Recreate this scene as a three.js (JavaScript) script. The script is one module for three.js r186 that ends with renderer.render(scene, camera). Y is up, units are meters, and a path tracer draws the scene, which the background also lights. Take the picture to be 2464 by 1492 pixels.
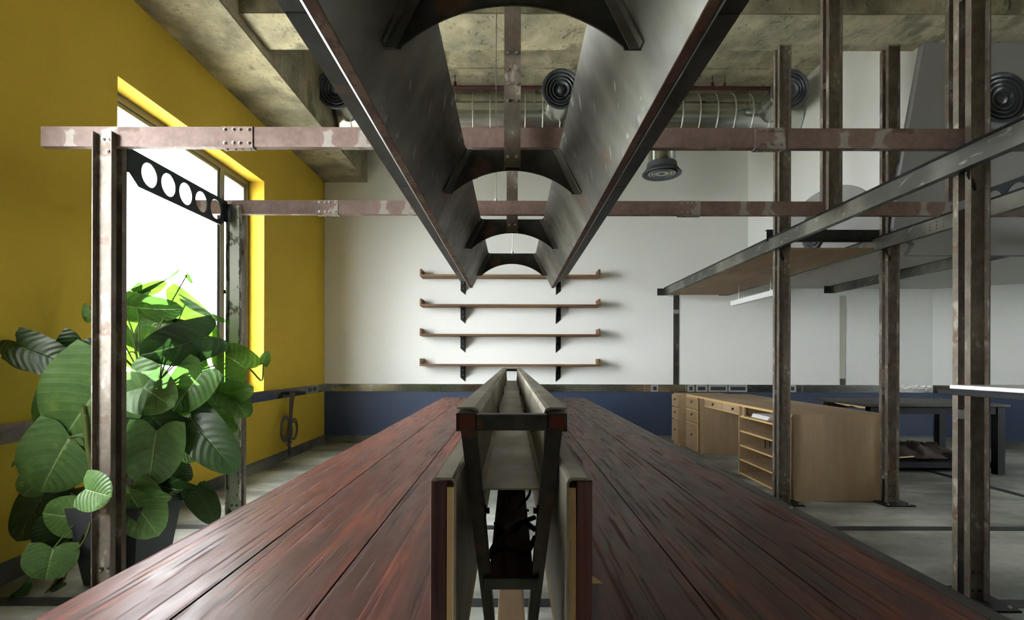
import * as THREE from 'three';
import { RoundedBoxGeometry } from 'three/addons/geometries/RoundedBoxGeometry.js';
import { mergeGeometries, toCreasedNormals } from 'three/addons/utils/BufferGeometryUtils.js';

// ---------------------------------------------------------------- camera, sky, exposure
const scene = new THREE.Scene();
const CAM_Y = 1.2, F = 1245, VX = 1231.5, VY = 867;           // eye height; focal length and vanishing point in pixels of 2464 x 1492
const camera = new THREE.PerspectiveCamera(2 * Math.atan(746 / F) * 180 / Math.PI, 2464 / 1492, 0.05, 100);
camera.position.set(0, CAM_Y, 0);
camera.rotation.z = 0.0025;
camera.setViewOffset(2464, 1492, 0.5, -121, 2464, 1492);     // lens shifted upwards, verticals stay vertical
scene.add(camera);
scene.background = new THREE.Color(0.93, 0.97, 1.0);          // overcast white sky
scene.backgroundIntensity = 34;
const renderer = new THREE.WebGLRenderer({ antialias: true });
renderer.toneMapping = THREE.LinearToneMapping;
renderer.toneMappingExposure = 1.0;
renderer.shadowMap.enabled = true;

// ---------------------------------------------------------------- helpers
let seed = 7;
const rnd = () => { seed = (seed * 1664525 + 1013904223) >>> 0; return seed / 4294967296; };
const lerp = (a, b, t) => a + (b - a) * t;
const clamp = (x, a = 0, b = 1) => Math.min(b, Math.max(a, x));
const smooth = (a, b, x) => { const t = clamp((x - a) / (b - a)); return t * t * (3 - 2 * t); };
const mix = (a, b, t) => [lerp(a[0], b[0], t), lerp(a[1], b[1], t), lerp(a[2], b[2], t)];

// tiling value noise
const HT = new Float32Array(65536);
{ let s = 12345; for (let i = 0; i < 65536; i++) { s = (s * 1103515245 + 12345) & 0x7fffffff; HT[i] = s / 0x7fffffff; } }
const hash = (x, y, k) => HT[((x * 374761 + y * 668265 + k * 9176) ^ (x * 31 + y * 1013)) & 65535];
function vn(x, y, px, py, k) {
  const x0 = Math.floor(x), y0 = Math.floor(y), fx = x - x0, fy = y - y0;
  const sx = fx * fx * (3 - 2 * fx), sy = fy * fy * (3 - 2 * fy);
  const a = ((x0 % px) + px) % px, b = (a + 1) % px, c = ((y0 % py) + py) % py, d = (c + 1) % py;
  return lerp(lerp(hash(a, c, k), hash(b, c, k), sx), lerp(hash(a, d, k), hash(b, d, k), sx), sy);
}
function fbm(u, v, fx, fy, oct, k) {
  let s = 0, a = 0.5, n = 0;
  for (let i = 0; i < oct; i++) { s += a * vn(u * fx, v * fy, fx, fy, k + i * 17); n += a; a *= 0.55; fx *= 2; fy *= 2; }
  return s / n;
}
function tex(w, h, fn, srgb = true) {
  const d = new Uint8Array(w * h * 4);
  for (let j = 0; j < h; j++) for (let i = 0; i < w; i++) {
    const c = fn((i + 0.5) / w, (j + 0.5) / h), o = (j * w + i) * 4;
    if (typeof c === 'number') { d[o] = d[o + 1] = d[o + 2] = clamp(c) * 255; } else { d[o] = clamp(c[0], 0, 255); d[o + 1] = clamp(c[1], 0, 255); d[o + 2] = clamp(c[2], 0, 255); }
    d[o + 3] = 255;
  }
  const t = new THREE.DataTexture(d, w, h);
  t.magFilter = THREE.LinearFilter; t.minFilter = THREE.LinearMipmapLinearFilter; t.generateMipmaps = true;
  t.wrapS = t.wrapT = THREE.RepeatWrapping; if (srgb) t.colorSpace = THREE.SRGBColorSpace;
  t.needsUpdate = true; return t;
}
// uv in metres from the dominant normal; `tile` metres per repeat
function boxUV(g, tile = 1, tile2 = tile, off = [0, 0], grain = null) {
  const p = g.attributes.position, n = g.attributes.normal, uv = new Float32Array(p.count * 2);
  for (let i = 0; i < p.count; i++) {
    const x = p.getX(i), y = p.getY(i), z = p.getZ(i), ax = Math.abs(n.getX(i)), ay = Math.abs(n.getY(i)), az = Math.abs(n.getZ(i));
    let a, b;
    if (ay >= ax && ay >= az) { a = x; b = z; } else if (ax >= az) { a = z; b = y; } else { a = x; b = y; }
    if (grain === 'x') { if (ay >= ax && ay >= az) { a = z; b = x; } else if (ax >= az) { a = z; b = y; } else { a = y; b = x; } }
    if (grain === 'z') { if (ay >= ax && ay >= az) { a = x; b = z; } else if (ax >= az) { a = y; b = z; } else { a = x; b = y; } }
    uv[2 * i] = a / tile + off[0]; uv[2 * i + 1] = b / tile2 + off[1];
  }
  g.setAttribute('uv', new THREE.BufferAttribute(uv, 2));
  return g;
}
const box = (x0, x1, y0, y1, z0, z1) => new THREE.BoxGeometry(Math.abs(x1 - x0), Math.abs(y1 - y0), Math.abs(z1 - z0)).translate((x0 + x1) / 2, (y0 + y1) / 2, (z0 + z1) / 2);
const rbox = (x0, x1, y0, y1, z0, z1, r = 0.004, s = 1) => new RoundedBoxGeometry(Math.abs(x1 - x0), Math.abs(y1 - y0), Math.abs(z1 - z0), s, r).translate((x0 + x1) / 2, (y0 + y1) / 2, (z0 + z1) / 2);
// polygon (p,q) pushed along an axis: 'z' p=x q=y; 'y' p=x q=z; 'x' p=z q=y
function prism(pts, a0, a1, axis = 'z', holes = [], seg = 24) {
  const s = pts instanceof THREE.Shape ? pts : new THREE.Shape(pts.map(([a, b]) => new THREE.Vector2(a, b)));
  for (const h of holes) s.holes.push(h);
  let g = new THREE.ExtrudeGeometry(s, { depth: Math.abs(a1 - a0), bevelEnabled: false, curveSegments: seg }).translate(0, 0, Math.min(a0, a1));
  if (axis !== 'z') {
    const m = new THREE.Matrix4();
    if (axis === 'y') m.set(1, 0, 0, 0, 0, 0, 1, 0, 0, 1, 0, 0, 0, 0, 0, 1);
    else m.set(0, 0, 1, 0, 0, 1, 0, 0, 1, 0, 0, 0, 0, 0, 0, 1);
    const flip = m.determinant() < 0; g.applyMatrix4(m);
    if (g.index) g = g.toNonIndexed();
    if (flip) for (const k of ['position', 'normal', 'uv']) {
      const a = g.attributes[k], n = a.itemSize, ar = a.array;
      for (let t = 0; t < a.count; t += 3) for (let c = 0; c < n; c++) { const i = (t + 1) * n + c, j = (t + 2) * n + c, v = ar[i]; ar[i] = ar[j]; ar[j] = v; }
    }
  }
  return g;
}
// a channel section: web at q = 0, flanges reaching to q = f (sign gives the side), width w in p centred on 0
const uSection = (w, f, t = 0.006) => { const s = Math.sign(f), h = w / 2; return [[-h, 0], [h, 0], [h, f], [h - t, f], [h - t, s * t], [-h + t, s * t], [-h + t, f], [-h, f]]; };
const shift = (pts, a, b) => pts.map(([p, q]) => [p + a, q + b]);
function tube(pts, r, seg = 24, rad = 8, closed = false) {
  const c = new THREE.CatmullRomCurve3(pts.map((p) => new THREE.Vector3(...p)), closed);
  return new THREE.TubeGeometry(c, seg, r, rad, closed);
}
const cyl = (r, h, x, y, z, axis = 'y', n = 24, r2 = r) => { const g = new THREE.CylinderGeometry(r2, r, h, n); if (axis === 'x') g.rotateZ(-Math.PI / 2); if (axis === 'z') g.rotateX(Math.PI / 2); return g.translate(x, y, z); };
const lathe = (pts, n = 40) => new THREE.LatheGeometry(pts.map(([a, b]) => new THREE.Vector2(a, b)), n);
function merge(gs) {
  gs = (Array.isArray(gs) ? gs : [gs]).map((g) => { const h = g.index ? g.toNonIndexed() : g; for (const k of Object.keys(h.attributes)) if (!['position', 'normal', 'uv'].includes(k)) h.deleteAttribute(k); if (!h.attributes.uv) h.setAttribute('uv', new THREE.BufferAttribute(new Float32Array(h.attributes.position.count * 2), 2)); return h; });
  return gs.length > 1 ? mergeGeometries(gs) : gs[0];
}
const used = {};
const numbered = (n) => { const k = used[n] = (used[n] ?? -1) + 1; return k ? `${n}_${String(k).padStart(3, '0')}` : n; };
function thing(name, label, category, pos = [0, 0, 0], group) {
  const o = new THREE.Group(); o.name = numbered(name); o.position.set(...pos); scene.add(o);
  o.userData = { label, category }; if (group) o.userData.group = group; return o;
}
function structure(name, pos = [0, 0, 0]) { const o = new THREE.Group(); o.name = name; o.position.set(...pos); o.userData = { kind: 'structure' }; scene.add(o); return o; }
const origin = (o) => { const v = new THREE.Vector3(); while (o) { v.add(o.position); o = o.parent; } return v; };
// geometry comes in world coordinates; it is stored relative to the parent's base
function part(parent, name, gs, mat, opt = {}) {
  let g = merge(gs);
  if (!opt.keepUV) { const m = mat.userData; boxUV(g, m.tile ?? 1, m.tile2 ?? m.tile ?? 1, opt.off ?? [0, 0], opt.grain ?? m.grain); }
  const o = origin(parent); g.translate(-o.x, -o.y, -o.z);
  const me = new THREE.Mesh(g, mat); me.name = name; me.castShadow = me.receiveShadow = true;
  if (opt.label) me.userData.label = opt.label;
  if (opt.kind) me.userData.kind = opt.kind;
  parent.add(me); return me;
}
function solo(name, gs, mat, label, category, group, opt = {}) {
  let g = merge(gs); if (!opt.keepUV) { const m = mat.userData; boxUV(g, m.tile ?? 1, m.tile2 ?? m.tile ?? 1, opt.off ?? [0, 0], opt.grain ?? m.grain); }
  g.computeBoundingBox(); const b = g.boundingBox, c = [(b.min.x + b.max.x) / 2, b.min.y, (b.min.z + b.max.z) / 2];
  g.translate(-c[0], -c[1], -c[2]);
  const me = new THREE.Mesh(g, mat); me.name = numbered(name); me.position.set(...c); me.castShadow = me.receiveShadow = true;
  me.userData = { label, category }; if (group) me.userData.group = group; scene.add(me); return me;
}

// ---------------------------------------------------------------- materials
const std = (o, ud = {}) => { const m = new THREE.MeshStandardMaterial({ side: THREE.DoubleSide, ...o }); m.userData = ud; return m; };
const phys = (o, ud = {}) => { const m = new THREE.MeshPhysicalMaterial({ side: THREE.DoubleSide, ...o }); m.userData = ud; return m; };
const T = {};
T.grain = tex(512, 512, (u, v) => fbm(u, v, 40, 40, 4, 3), false);
T.plaster = (c, k, amp = 6) => tex(512, 512, (u, v) => { const n = (fbm(u, v, 4, 4, 5, k) - 0.5) * amp * 2 + (fbm(u, v, 90, 90, 2, k + 5) - 0.5) * amp; return [c[0] + n, c[1] + n, c[2] + n * 0.8]; });
T.concrete = tex(1024, 1024, (u, v) => {
  const a = fbm(u, v, 3, 4, 6, 21), b = fbm(u, v, 9, 5, 5, 33), c = fbm(u, v, 60, 40, 3, 41);
  let col = mix([104, 101, 84], [176, 168, 138], smooth(0.3, 0.66, a * 0.6 + b * 0.4));
  col = mix(col, [74, 72, 58], smooth(0.58, 0.74, b) * 0.6);
  const pit = smooth(0.72, 0.8, c) * 0.35; col = mix(col, [70, 66, 52], pit);
  const n = (c - 0.5) * 26; return [col[0] + n, col[1] + n, col[2] + n];
});
T.concreteB = tex(512, 512, (u, v) => 0.5 * fbm(u, v, 6, 6, 5, 51) + 0.5 * (1 - smooth(0.68, 0.82, fbm(u, v, 40, 30, 3, 61))), false);
T.floor = tex(1024, 1024, (u, v) => {
  const a = fbm(u, v, 3, 6, 6, 71), b = fbm(u, v, 6, 14, 5, 83), c = fbm(u, v, 70, 70, 2, 91);
  let col = mix([98, 100, 92], [174, 176, 166], smooth(0.3, 0.68, a * 0.5 + b * 0.5));
  col = mix(col, [190, 192, 184], smooth(0.62, 0.78, b) * 0.5);
  const n = (c - 0.5) * 16; return [col[0] + n, col[1] + n, col[2] + n];
});
const steelTex = (k, lo, hi, patch, thr, rust, rthr) => tex(1024, 1024, (u, v) => {
  const a = fbm(u, v, 4, 3, 5, k), b = fbm(u, v, 14, 9, 4, k + 9), c = fbm(u, v, 10, 12, 4, k + 23), d = fbm(u, v, 80, 60, 2, k + 31);
  let col = mix(lo, hi, smooth(0.3, 0.7, a * 0.6 + b * 0.4));
  col = mix(col, rust, smooth(rthr, rthr + 0.12, c) * 0.8);
  col = mix(col, patch, smooth(thr, thr + 0.05, b * 0.65 + a * 0.35) * 0.75);
  const n = (d - 0.5) * 18; return [col[0] + n, col[1] + n, col[2] + n];
});
T.primer = steelTex(101, [116, 94, 86], [146, 124, 116], [184, 180, 172], 0.62, [104, 78, 66], 0.62);
T.column = steelTex(131, [88, 80, 71], [134, 124, 112], [176, 170, 158], 0.62, [106, 86, 72], 0.62);
T.mill = steelTex(161, [50, 50, 48], [76, 76, 72], [116, 116, 110], 0.68, [92, 68, 56], 0.64);
const strokes = Array.from({ length: 70 }, () => [rnd(), rnd(), 0.006 + rnd() * 0.022, 0.0012 + rnd() * 0.003, 0.5 + rnd() * 0.5]);
const scratch = (u, v) => { let m = 0; for (const [a, b, l, w, k] of strokes) { const dx = u - a, dy = v - b; if (Math.abs(dx) > 0.03 || Math.abs(dy) > 0.03) continue; const p = dx * 0.5 + dy * 0.87, q = dx * 0.87 - dy * 0.5; if (Math.abs(p) < l) m = Math.max(m, k * smooth(w * (1 - Math.abs(p) / l) + 0.0006, 0, Math.abs(q))); } return m; };
T.bright = tex(1024, 1024, (u, v) => {
  const a = fbm(u, v, 3, 4, 5, 191), b = fbm(u, v, 8, 10, 5, 199), s = fbm(u, v, 60, 12, 3, 207), r = fbm(u, v, 12, 6, 5, 211);
  let col = mix([92, 92, 87], [152, 152, 143], smooth(0.3, 0.7, a));
  col = mix(col, [204, 204, 194], smooth(0.68, 0.78, s * 0.5 + b * 0.5) * 0.7);
  col = mix(col, [132, 92, 74], smooth(0.64, 0.76, r) * 0.6);
  return mix(col, [226, 226, 218], scratch(u, v));
});
T.trough = steelTex(181, [112, 106, 92], [148, 142, 126], [170, 166, 152], 0.66, [120, 104, 84], 0.62);
T.galvPatch = tex(512, 512, (u, v) => { const a = fbm(u, v, 6, 5, 5, 221); return mix([86, 84, 74], [176, 178, 166], smooth(0.42, 0.5, a)); });
T.rosewood = tex(1024, 2048, (u, v) => {
  const w = (fbm(u, v, 3, 3, 4, 231) - 0.5) * 0.05, uu = u + w;
  const a = fbm(uu, v, 9, 3, 5, 241), b = fbm(uu, v, 30, 4, 4, 251), f = fbm(uu, v, 256, 24, 2, 261), big = fbm(uu, v, 5, 2, 4, 265), line = fbm(uu, v, 110, 8, 3, 271);
  let col = mix([76, 37, 30], [108, 53, 41], smooth(0.3, 0.7, a));
  col = mix(col, [62, 40, 36], smooth(0.44, 0.66, big) * 0.75);
  col = mix(col, [136, 68, 46], smooth(0.58, 0.74, b) * 0.45);
  col = mix(col, [40, 24, 22], smooth(0.6, 0.72, fbm(uu, v, 36, 6, 4, 273)) * 0.45);
  col = mix(col, [34, 20, 19], smooth(0.64, 0.72, line) * 0.35);
  col = mix(col, [122, 104, 100], smooth(0.7, 0.82, fbm(u, v, 24, 60, 4, 275)) * 0.22);
  const n = (f - 0.5) * 22; return [col[0] + n, col[1] + n * 0.8, col[2] + n * 0.7];
});
T.rosewoodR = tex(512, 1024, (u, v) => clamp(0.29 + 0.22 * fbm(u, v, 40, 24, 4, 281) + 0.25 * smooth(0.62, 0.72, fbm(u, v, 110, 8, 3, 271))), false);
T.rosewoodB = tex(512, 1024, (u, v) => 0.6 * fbm(u, v, 80, 20, 4, 291) - 0.5 * smooth(0.64, 0.72, fbm(u, v, 110, 8, 3, 271)) + 0.4, false);
T.ply = tex(512, 1024, (u, v) => {
  const w = (fbm(u, v, 3, 2, 3, 301) - 0.5) * 0.12, a = fbm(u + w, v, 10, 2, 5, 311), f = fbm(u + w, v, 120, 8, 2, 317);
  const col = mix([146, 122, 92], [180, 155, 122], smooth(0.25, 0.75, fbm(u, v, 3, 3, 5, 311) * 0.7 + a * 0.3)), n = (f - 0.5) * 8; return [col[0] + n, col[1] + n, col[2] + n];
});
T.plyEdge = tex(256, 256, (u, v) => { const l = Math.floor(u * 9); const n = fbm(u, v, 30, 8, 3, 331); return l % 2 ? mix([150, 116, 72], [176, 142, 94], n) : mix([206, 178, 128], [222, 198, 150], n); });
T.shelfWood = tex(512, 512, (u, v) => { const a = fbm(u, v, 12, 2, 4, 341); return mix([88, 62, 36], [136, 100, 60], smooth(0.3, 0.7, a)); });
T.leaf = tex(256, 256, (u, v) => {                           // u across (0.5 = midrib), v along
  const x = Math.abs(u - 0.5) * 2, vein = Math.abs(((v * 9 - x * 2.6) % 1 + 1) % 1 - 0.5) * 2;
  const n = fbm(u, v, 6, 6, 4, 351), m = fbm(u, v, 5, 9, 4, 361);
  let col = mix([80, 116, 62], [118, 152, 88], n);
  col = mix(col, [150, 184, 122], smooth(0.85, 1, vein) * 0.4);
  col = mix(col, [176, 200, 140], smooth(0.035, 0.008, x) * 0.9);
  col = mix(col, [176, 190, 104], smooth(0.7, 0.78, m) * 0.25);
  return col;
});
T.leafB = tex(256, 256, (u, v) => { const x = Math.abs(u - 0.5) * 2, vein = Math.abs(((v * 9 - x * 2.6) % 1 + 1) % 1 - 0.5) * 2; return clamp(0.5 + 0.35 * vein - 0.5 * smooth(0.08, 0, x)); }, false);

const M = {};
M.yellow = std({ map: T.plaster([196, 166, 44], 401, 4), roughness: 0.85, bumpMap: T.grain, bumpScale: 0.0006 }, { tile: 1.3 });
M.white = std({ map: T.plaster([236, 238, 233], 411, 2), roughness: 0.9 }, { tile: 1.7 });
M.grey = std({ map: T.plaster([150, 150, 147], 421, 3), roughness: 0.9 }, { tile: 1.7 });
M.navy = std({ map: T.plaster([50, 62, 86], 431, 3), roughness: 0.6 }, { tile: 1.7 });
M.palePaint = std({ map: T.plaster([176, 174, 160], 425, 8), roughness: 0.7 }, { tile: 0.9 });
M.skirt = std({ map: T.floor, color: 0xa8a8a4, roughness: 0.6 }, { tile: 1.9 });
M.concrete = std({ map: T.concrete, roughness: 0.95, bumpMap: T.concreteB, bumpScale: 0.012 }, { tile: 2.3, tile2: 1.9 });
M.floor = std({ map: T.floor, roughness: 0.42, bumpMap: T.grain, bumpScale: 0.0008 }, { tile: 3.1 });
M.pavement = std({ map: T.plaster([204, 203, 196], 427, 8), roughness: 0.9 }, { tile: 7 });
M.floorStrip = std({ color: 0x2c2e30, roughness: 0.5, metalness: 0.4 });
M.primer = std({ map: T.primer, roughness: 0.5, metalness: 0.15 }, { tile: 1.3 });
M.column = std({ map: T.column, roughness: 0.42, metalness: 0.3 }, { tile: 0.9 });
M.mill = std({ map: T.mill, roughness: 0.4, metalness: 0.5 }, { tile: 1.6 });
T.steelR = tex(512, 512, (u, v) => clamp(0.26 + 0.3 * fbm(u, v, 5, 7, 5, 481) + 0.12 * fbm(u, v, 60, 30, 2, 487)), false);
M.millBright = std({ map: T.bright, roughnessMap: T.steelR, roughness: 1, metalness: 0.8 }, { tile: 1.7 });
M.rusty = std({ map: T.primer, color: 0xa08878, roughness: 0.6, metalness: 0.4 }, { tile: 0.7 });
M.galvPatch = std({ map: T.galvPatch, roughness: 0.5, metalness: 0.4 }, { tile: 0.5 });
M.blackSteel = std({ color: 0x17191b, roughness: 0.5, metalness: 0.5 });
M.plate = std({ color: 0x2a3034, roughness: 0.55, metalness: 0.5 });
M.zinc = std({ color: 0xb9b6ac, roughness: 0.3, metalness: 0.9 });
M.aluminium = std({ color: 0x74746e, roughness: 0.4, metalness: 0.5 });
M.trough = std({ map: T.trough, roughnessMap: T.steelR, roughness: 1, metalness: 0.75 }, { tile: 2.2 });
M.tubeSteel = std({ map: T.mill, color: 0xe8e0d4, roughness: 0.35, metalness: 0.75 }, { tile: 0.8 });
M.duct = std({ color: 0xc6cac4, roughness: 0.2, metalness: 0.95 });
M.ductSeam = std({ color: 0xe2e4de, roughness: 0.3, metalness: 0.6 });
M.diffuser = std({ color: 0x4c5056, roughness: 0.45, metalness: 0.3 });
M.redPipe = std({ color: 0x3a1214, roughness: 0.6 });
M.steelRail = std({ color: 0xb4b4ac, roughness: 0.14, metalness: 1.0, bumpMap: T.grain, bumpScale: 0.0006 }, { tile: 1.1 });
M.socketPlate = std({ color: 0xb0b2ae, roughness: 0.35, metalness: 0.6 });
M.socketDark = std({ color: 0x26282c, roughness: 0.5 });
M.rosewood = phys({ map: T.rosewood, roughnessMap: T.rosewoodR, roughness: 1, bumpMap: T.rosewoodB, bumpScale: 0.0006, specularIntensity: 0.8 }, { tile: 0.9, tile2: 2.7, grain: 'z' });
M.redwood = std({ color: 0x6e2c1c, roughness: 0.6 });
M.ply = std({ map: T.ply, roughness: 0.6 }, { tile: 1.2, tile2: 2.2 });
M.plyEdge = std({ map: T.plyEdge, roughness: 0.7 }, { tile: 0.0122, tile2: 0.3 });
M.paleEdge = std({ color: 0xcfae74, roughness: 0.7 });
M.shelfWood = std({ map: T.shelfWood, roughness: 0.55 }, { tile: 0.5, tile2: 2, grain: 'x' });
M.frame = std({ color: 0x6e706e, roughness: 0.4, metalness: 0.6 });
M.glass = phys({ color: 0xffffff, transmission: 1, thickness: 0, roughness: 0, ior: 1.45 });
M.led = std({ color: 0xe9ebe8, roughness: 0.5 });
M.marble = std({ map: T.plaster([232, 232, 228], 441, 7), roughness: 0.2 }, { tile: 0.8 });
M.planter = std({ map: T.plaster([62, 66, 70], 451, 5), roughness: 0.65 }, { tile: 0.8 });
M.soil = std({ color: 0x2a2018, roughness: 1 });
M.cable = std({ color: 0x151515, roughness: 0.6 });
M.cableGrey = std({ color: 0x3c3a34, roughness: 0.6 });
M.stem = std({ color: 0x5c6a2c, roughness: 0.6 });
M.stemDark = std({ color: 0x2e2a1a, roughness: 0.9 });
M.paper = std({ color: 0xe6e6e4, roughness: 0.8 });
M.cloth = std({ map: T.plaster([84, 74, 68], 461, 12), roughness: 1 }, { tile: 0.4 });
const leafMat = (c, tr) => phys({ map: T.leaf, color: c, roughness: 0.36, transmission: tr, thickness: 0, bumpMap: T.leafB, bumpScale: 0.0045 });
const LEAF = [leafMat(0xc4dca0, 0.25), leafMat(0xfafff2, 0.16), leafMat(0xd2e878, 0.34), leafMat(0x72866a, 0.12)];  // pale tint for front-lit leaves, darker for those behind: light put into colour

const boltGeo = mergeGeometries([new THREE.CylinderGeometry(0.0105, 0.0105, 0.006, 6).translate(0, 0.003, 0), new THREE.CylinderGeometry(0.0055, 0.0055, 0.012, 8).translate(0, 0.006, 0)]);
function bolt(parent, p, dir = [0, 0, 1], s = 1, mat = M.zinc) {
  const m = new THREE.Mesh(boltGeo, mat); m.name = 'bolt'; m.castShadow = m.receiveShadow = true;
  m.quaternion.setFromUnitVectors(new THREE.Vector3(0, 1, 0), new THREE.Vector3(...dir).normalize());
  m.scale.setScalar(s); const o = origin(parent); m.position.set(p[0] - o.x, p[1] - o.y, p[2] - o.z); parent.add(m); return m;
}

// ---------------------------------------------------------------- room shell
const XL = -2.717, D = 7.5, SLAB = 4.5, ZR = 5.0, XR = 9.2;
const RT = 0.855, RB = 0.745;                                   // steel dado rail, top and bottom
const WT = 3.15, WB = 0.86;                                     // window head and sill
const WIN = [[-5.67, -3.56], [-1.95, -0.25]];      // windows in the yellow wall, one in view
const RWIN = [-3.6, -2.4];                                       // unseen window, added to brighten the right hand room
const oblique = [[6.1, -D], [XR, -5.4]];
{
  const w = structure('wall_left');
  const zs = [-D, ...WIN.flat(), ZR], gs = [];
  for (let i = 0; i < zs.length - 1; i += 2) gs.push(box(XL - 0.25, XL, 0, SLAB, zs[i], zs[i + 1]));
  for (const [a, b] of WIN) gs.push(box(XL - 0.25, XL, 0, WB, a, b), box(XL - 0.25, XL, WT, SLAB, a, b));
  part(w, 'plaster', gs, M.yellow);
  part(w, 'concrete_skirting', box(XL, XL + 0.012, 0, 0.115, -D, ZR), M.skirt);
}
{
  const w = structure('wall_back');
  part(w, 'upper_plaster', box(XL - 0.25, oblique[0][0] + 0.2, RB, SLAB, -D - 0.2, -D), M.white);
  part(w, 'lower_plaster', box(XL - 0.25, oblique[0][0] + 0.2, 0, RB, -D - 0.2, -D), M.navy);
  part(w, 'concrete_skirting', box(XL + 0.012, oblique[0][0], 0, 0.112, -D, -D + 0.012), M.skirt);
}
{
  const w = structure('wall_right');
  const [[ax, az], [bx, bz]] = oblique, q = (y0, y1, t) => {
    const dx = bx - ax, dz = bz - az, l = Math.hypot(dx, dz), nx = -dz / l, nz = dx / l;   // points into the room
    return prism([[ax, az], [bx, bz], [bx - nx * -t, bz - nz * -t], [ax - nx * -t, az - nz * -t]].map(([x, z]) => [x, z]), y0, y1, 'y');
  };
  const s = -1;
  const [ra, rb] = RWIN;
  part(w, 'upper_plaster', [q(RB, SLAB, s * 0.15), box(XR, XR + 0.15, RB, SLAB, -5.4, ra), box(XR, XR + 0.15, RB, SLAB, rb, ZR), box(XR, XR + 0.15, WT, SLAB, ra, rb), box(XR, XR + 0.15, RB, WB, ra, rb)], M.white);
  part(w, 'lower_plaster', [q(0, RB, s * 0.15), box(XR, XR + 0.15, 0, RB, -5.4, ZR)], M.navy);
  part(w, 'concrete_skirting', q(0, 0.112, 0.012), M.skirt);
}
{ const w = structure('wall_rear'); part(w, 'plaster', box(XL - 0.25, XR + 0.15, 0, SLAB, ZR, ZR + 0.2), M.white); }
{
  const f = structure('floor');
  part(f, 'concrete_slab', box(XL - 0.25, XR + 0.15, -0.2, 0, -D - 0.2, ZR + 0.2), M.floor);
  for (const z of [-2.56, -3.71]) part(f, 'steel_strip', box(XL + 0.02, XR, 0, 0.0015, z - 0.045, z + 0.045), M.floorStrip);
  for (const x of [4.57]) part(f, 'steel_strip', box(x - 0.045, x + 0.045, 0, 0.0018, -D + 0.02, ZR), M.floorStrip);
}
{
  const c = structure('ceiling');
  part(c, 'slab', box(XL - 0.25, XR + 0.15, SLAB, SLAB + 0.2, -D - 0.2, ZR + 0.2), M.concrete);
  part(c, 'side_beam', rbox(XL, -2.1, 3.77, SLAB, -D, ZR, 0.01), M.concrete);
  part(c, 'cross_beam', rbox(-2.1, XR, 3.85, SLAB, -4.43, -3.96, 0.01), M.concrete);
  part(c, 'cross_beam', rbox(-2.1, XR, 3.85, SLAB, 0.2, 0.7, 0.01), M.concrete);
  part(c, 'formwork_ridge', box(-2.1, 3.4, SLAB - 0.008, SLAB, -5.86, -5.84), M.concrete);
}
{ const g = structure('outdoor_ground'); part(g, 'pavement', [box(-60, XL - 0.3, -3.6, -3.4, -45, 35), box(XR + 0.2, 60, -3.6, -3.4, -45, 35)], M.pavement); }
// upper block of the white side wall and its grey slanting end
{
  const w = structure('wall_side_upper');
  part(w, 'plaster', box(3.42, 3.57, 2.25, SLAB, -D, -4.36), M.white);
  part(w, 'soffit', box(3.57, XR, 2.25, 2.32, -D, -4.36), M.white);
  const g = structure('wall_partition');
  const P = (x, y, d) => [(x - VX) / F * d, CAM_Y - (y - VY) / F * d], d = 4.3;
  const top = 3.85;
  part(g, 'grey_plaster', prism([[3.42, top], P(2163, 430, d), P(2150, 545, d), P(2200, 585, d), P(2185, 611, d), [XR, P(2185, 611, d)[1]], [XR, top]], -4.36, -4.30), M.grey);
}
// grey round panel painted on the white side wall
{
  const s = new THREE.Shape(), P = []; for (let i = 0; i <= 40; i++) { const a = -0.12 + (Math.PI + 0.24) * i / 40; P.push(new THREE.Vector2(-5.75 + 0.98 * Math.cos(a), 2.42 + 0.66 * Math.sin(a))); } s.setFromPoints(P);
  solo('wall_disc', prism(s, 3.405, 3.42, 'x', [], 48), M.grey, 'large grey round disc on the white upper side wall', 'wall panel');
}
// windows
WIN.forEach(([a, b], i) => {
  const w = structure(`window_${i + 1}`), x0 = XL - 0.235, x1 = XL - 0.165, fw = 0.06;
  const mull = b - (b - a) * 0.735 - 0.03;                      // wide fixed light nearest, casement beyond
  part(w, 'window_frame', [box(x0, x1, WB, WB + fw, a, b), box(x0, x1, WT - fw, WT, a, b), box(x0, x1, WB + fw, WT - fw, a, a + fw), box(x0, x1, WB + fw, WT - fw, b - fw, b), box(x0, x1, WB + fw, WT - fw, mull - 0.03, mull + 0.03)], M.frame);
  const s = 0.035, y0 = WB + fw, y1 = WT - fw, sash = (za, zb, n) => part(w, n, [box(x0 + 0.012, x1 - 0.012, y0, y0 + s, za, zb), box(x0 + 0.012, x1 - 0.012, y1 - s, y1, za, zb), box(x0 + 0.012, x1 - 0.012, y0 + s, y1 - s, za, za + s), box(x0 + 0.012, x1 - 0.012, y0 + s, y1 - s, zb - s, zb)], M.frame);
  const c = sash(a + fw, mull - 0.03, 'casement'); sash(mull + 0.03, b - fw, 'fixed_sash');
  part(c, 'handle', [rbox(x1 - 0.012, x1 + 0.03, 1.86, 1.9, mull - 0.065, mull - 0.045, 0.003), rbox(x1 + 0.02, x1 + 0.034, 1.86, 1.98, mull - 0.066, mull - 0.044, 0.004)], M.blackSteel);
  for (const [za, zb] of [[a + fw + s, mull - 0.03 - s], [mull + 0.03 + s, b - fw - s]]) part(w, 'pane', box((x0 + x1) / 2 - 0.002, (x0 + x1) / 2 + 0.002, y0 + s, y1 - s, za, zb).clone(), M.glass);
});
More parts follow.
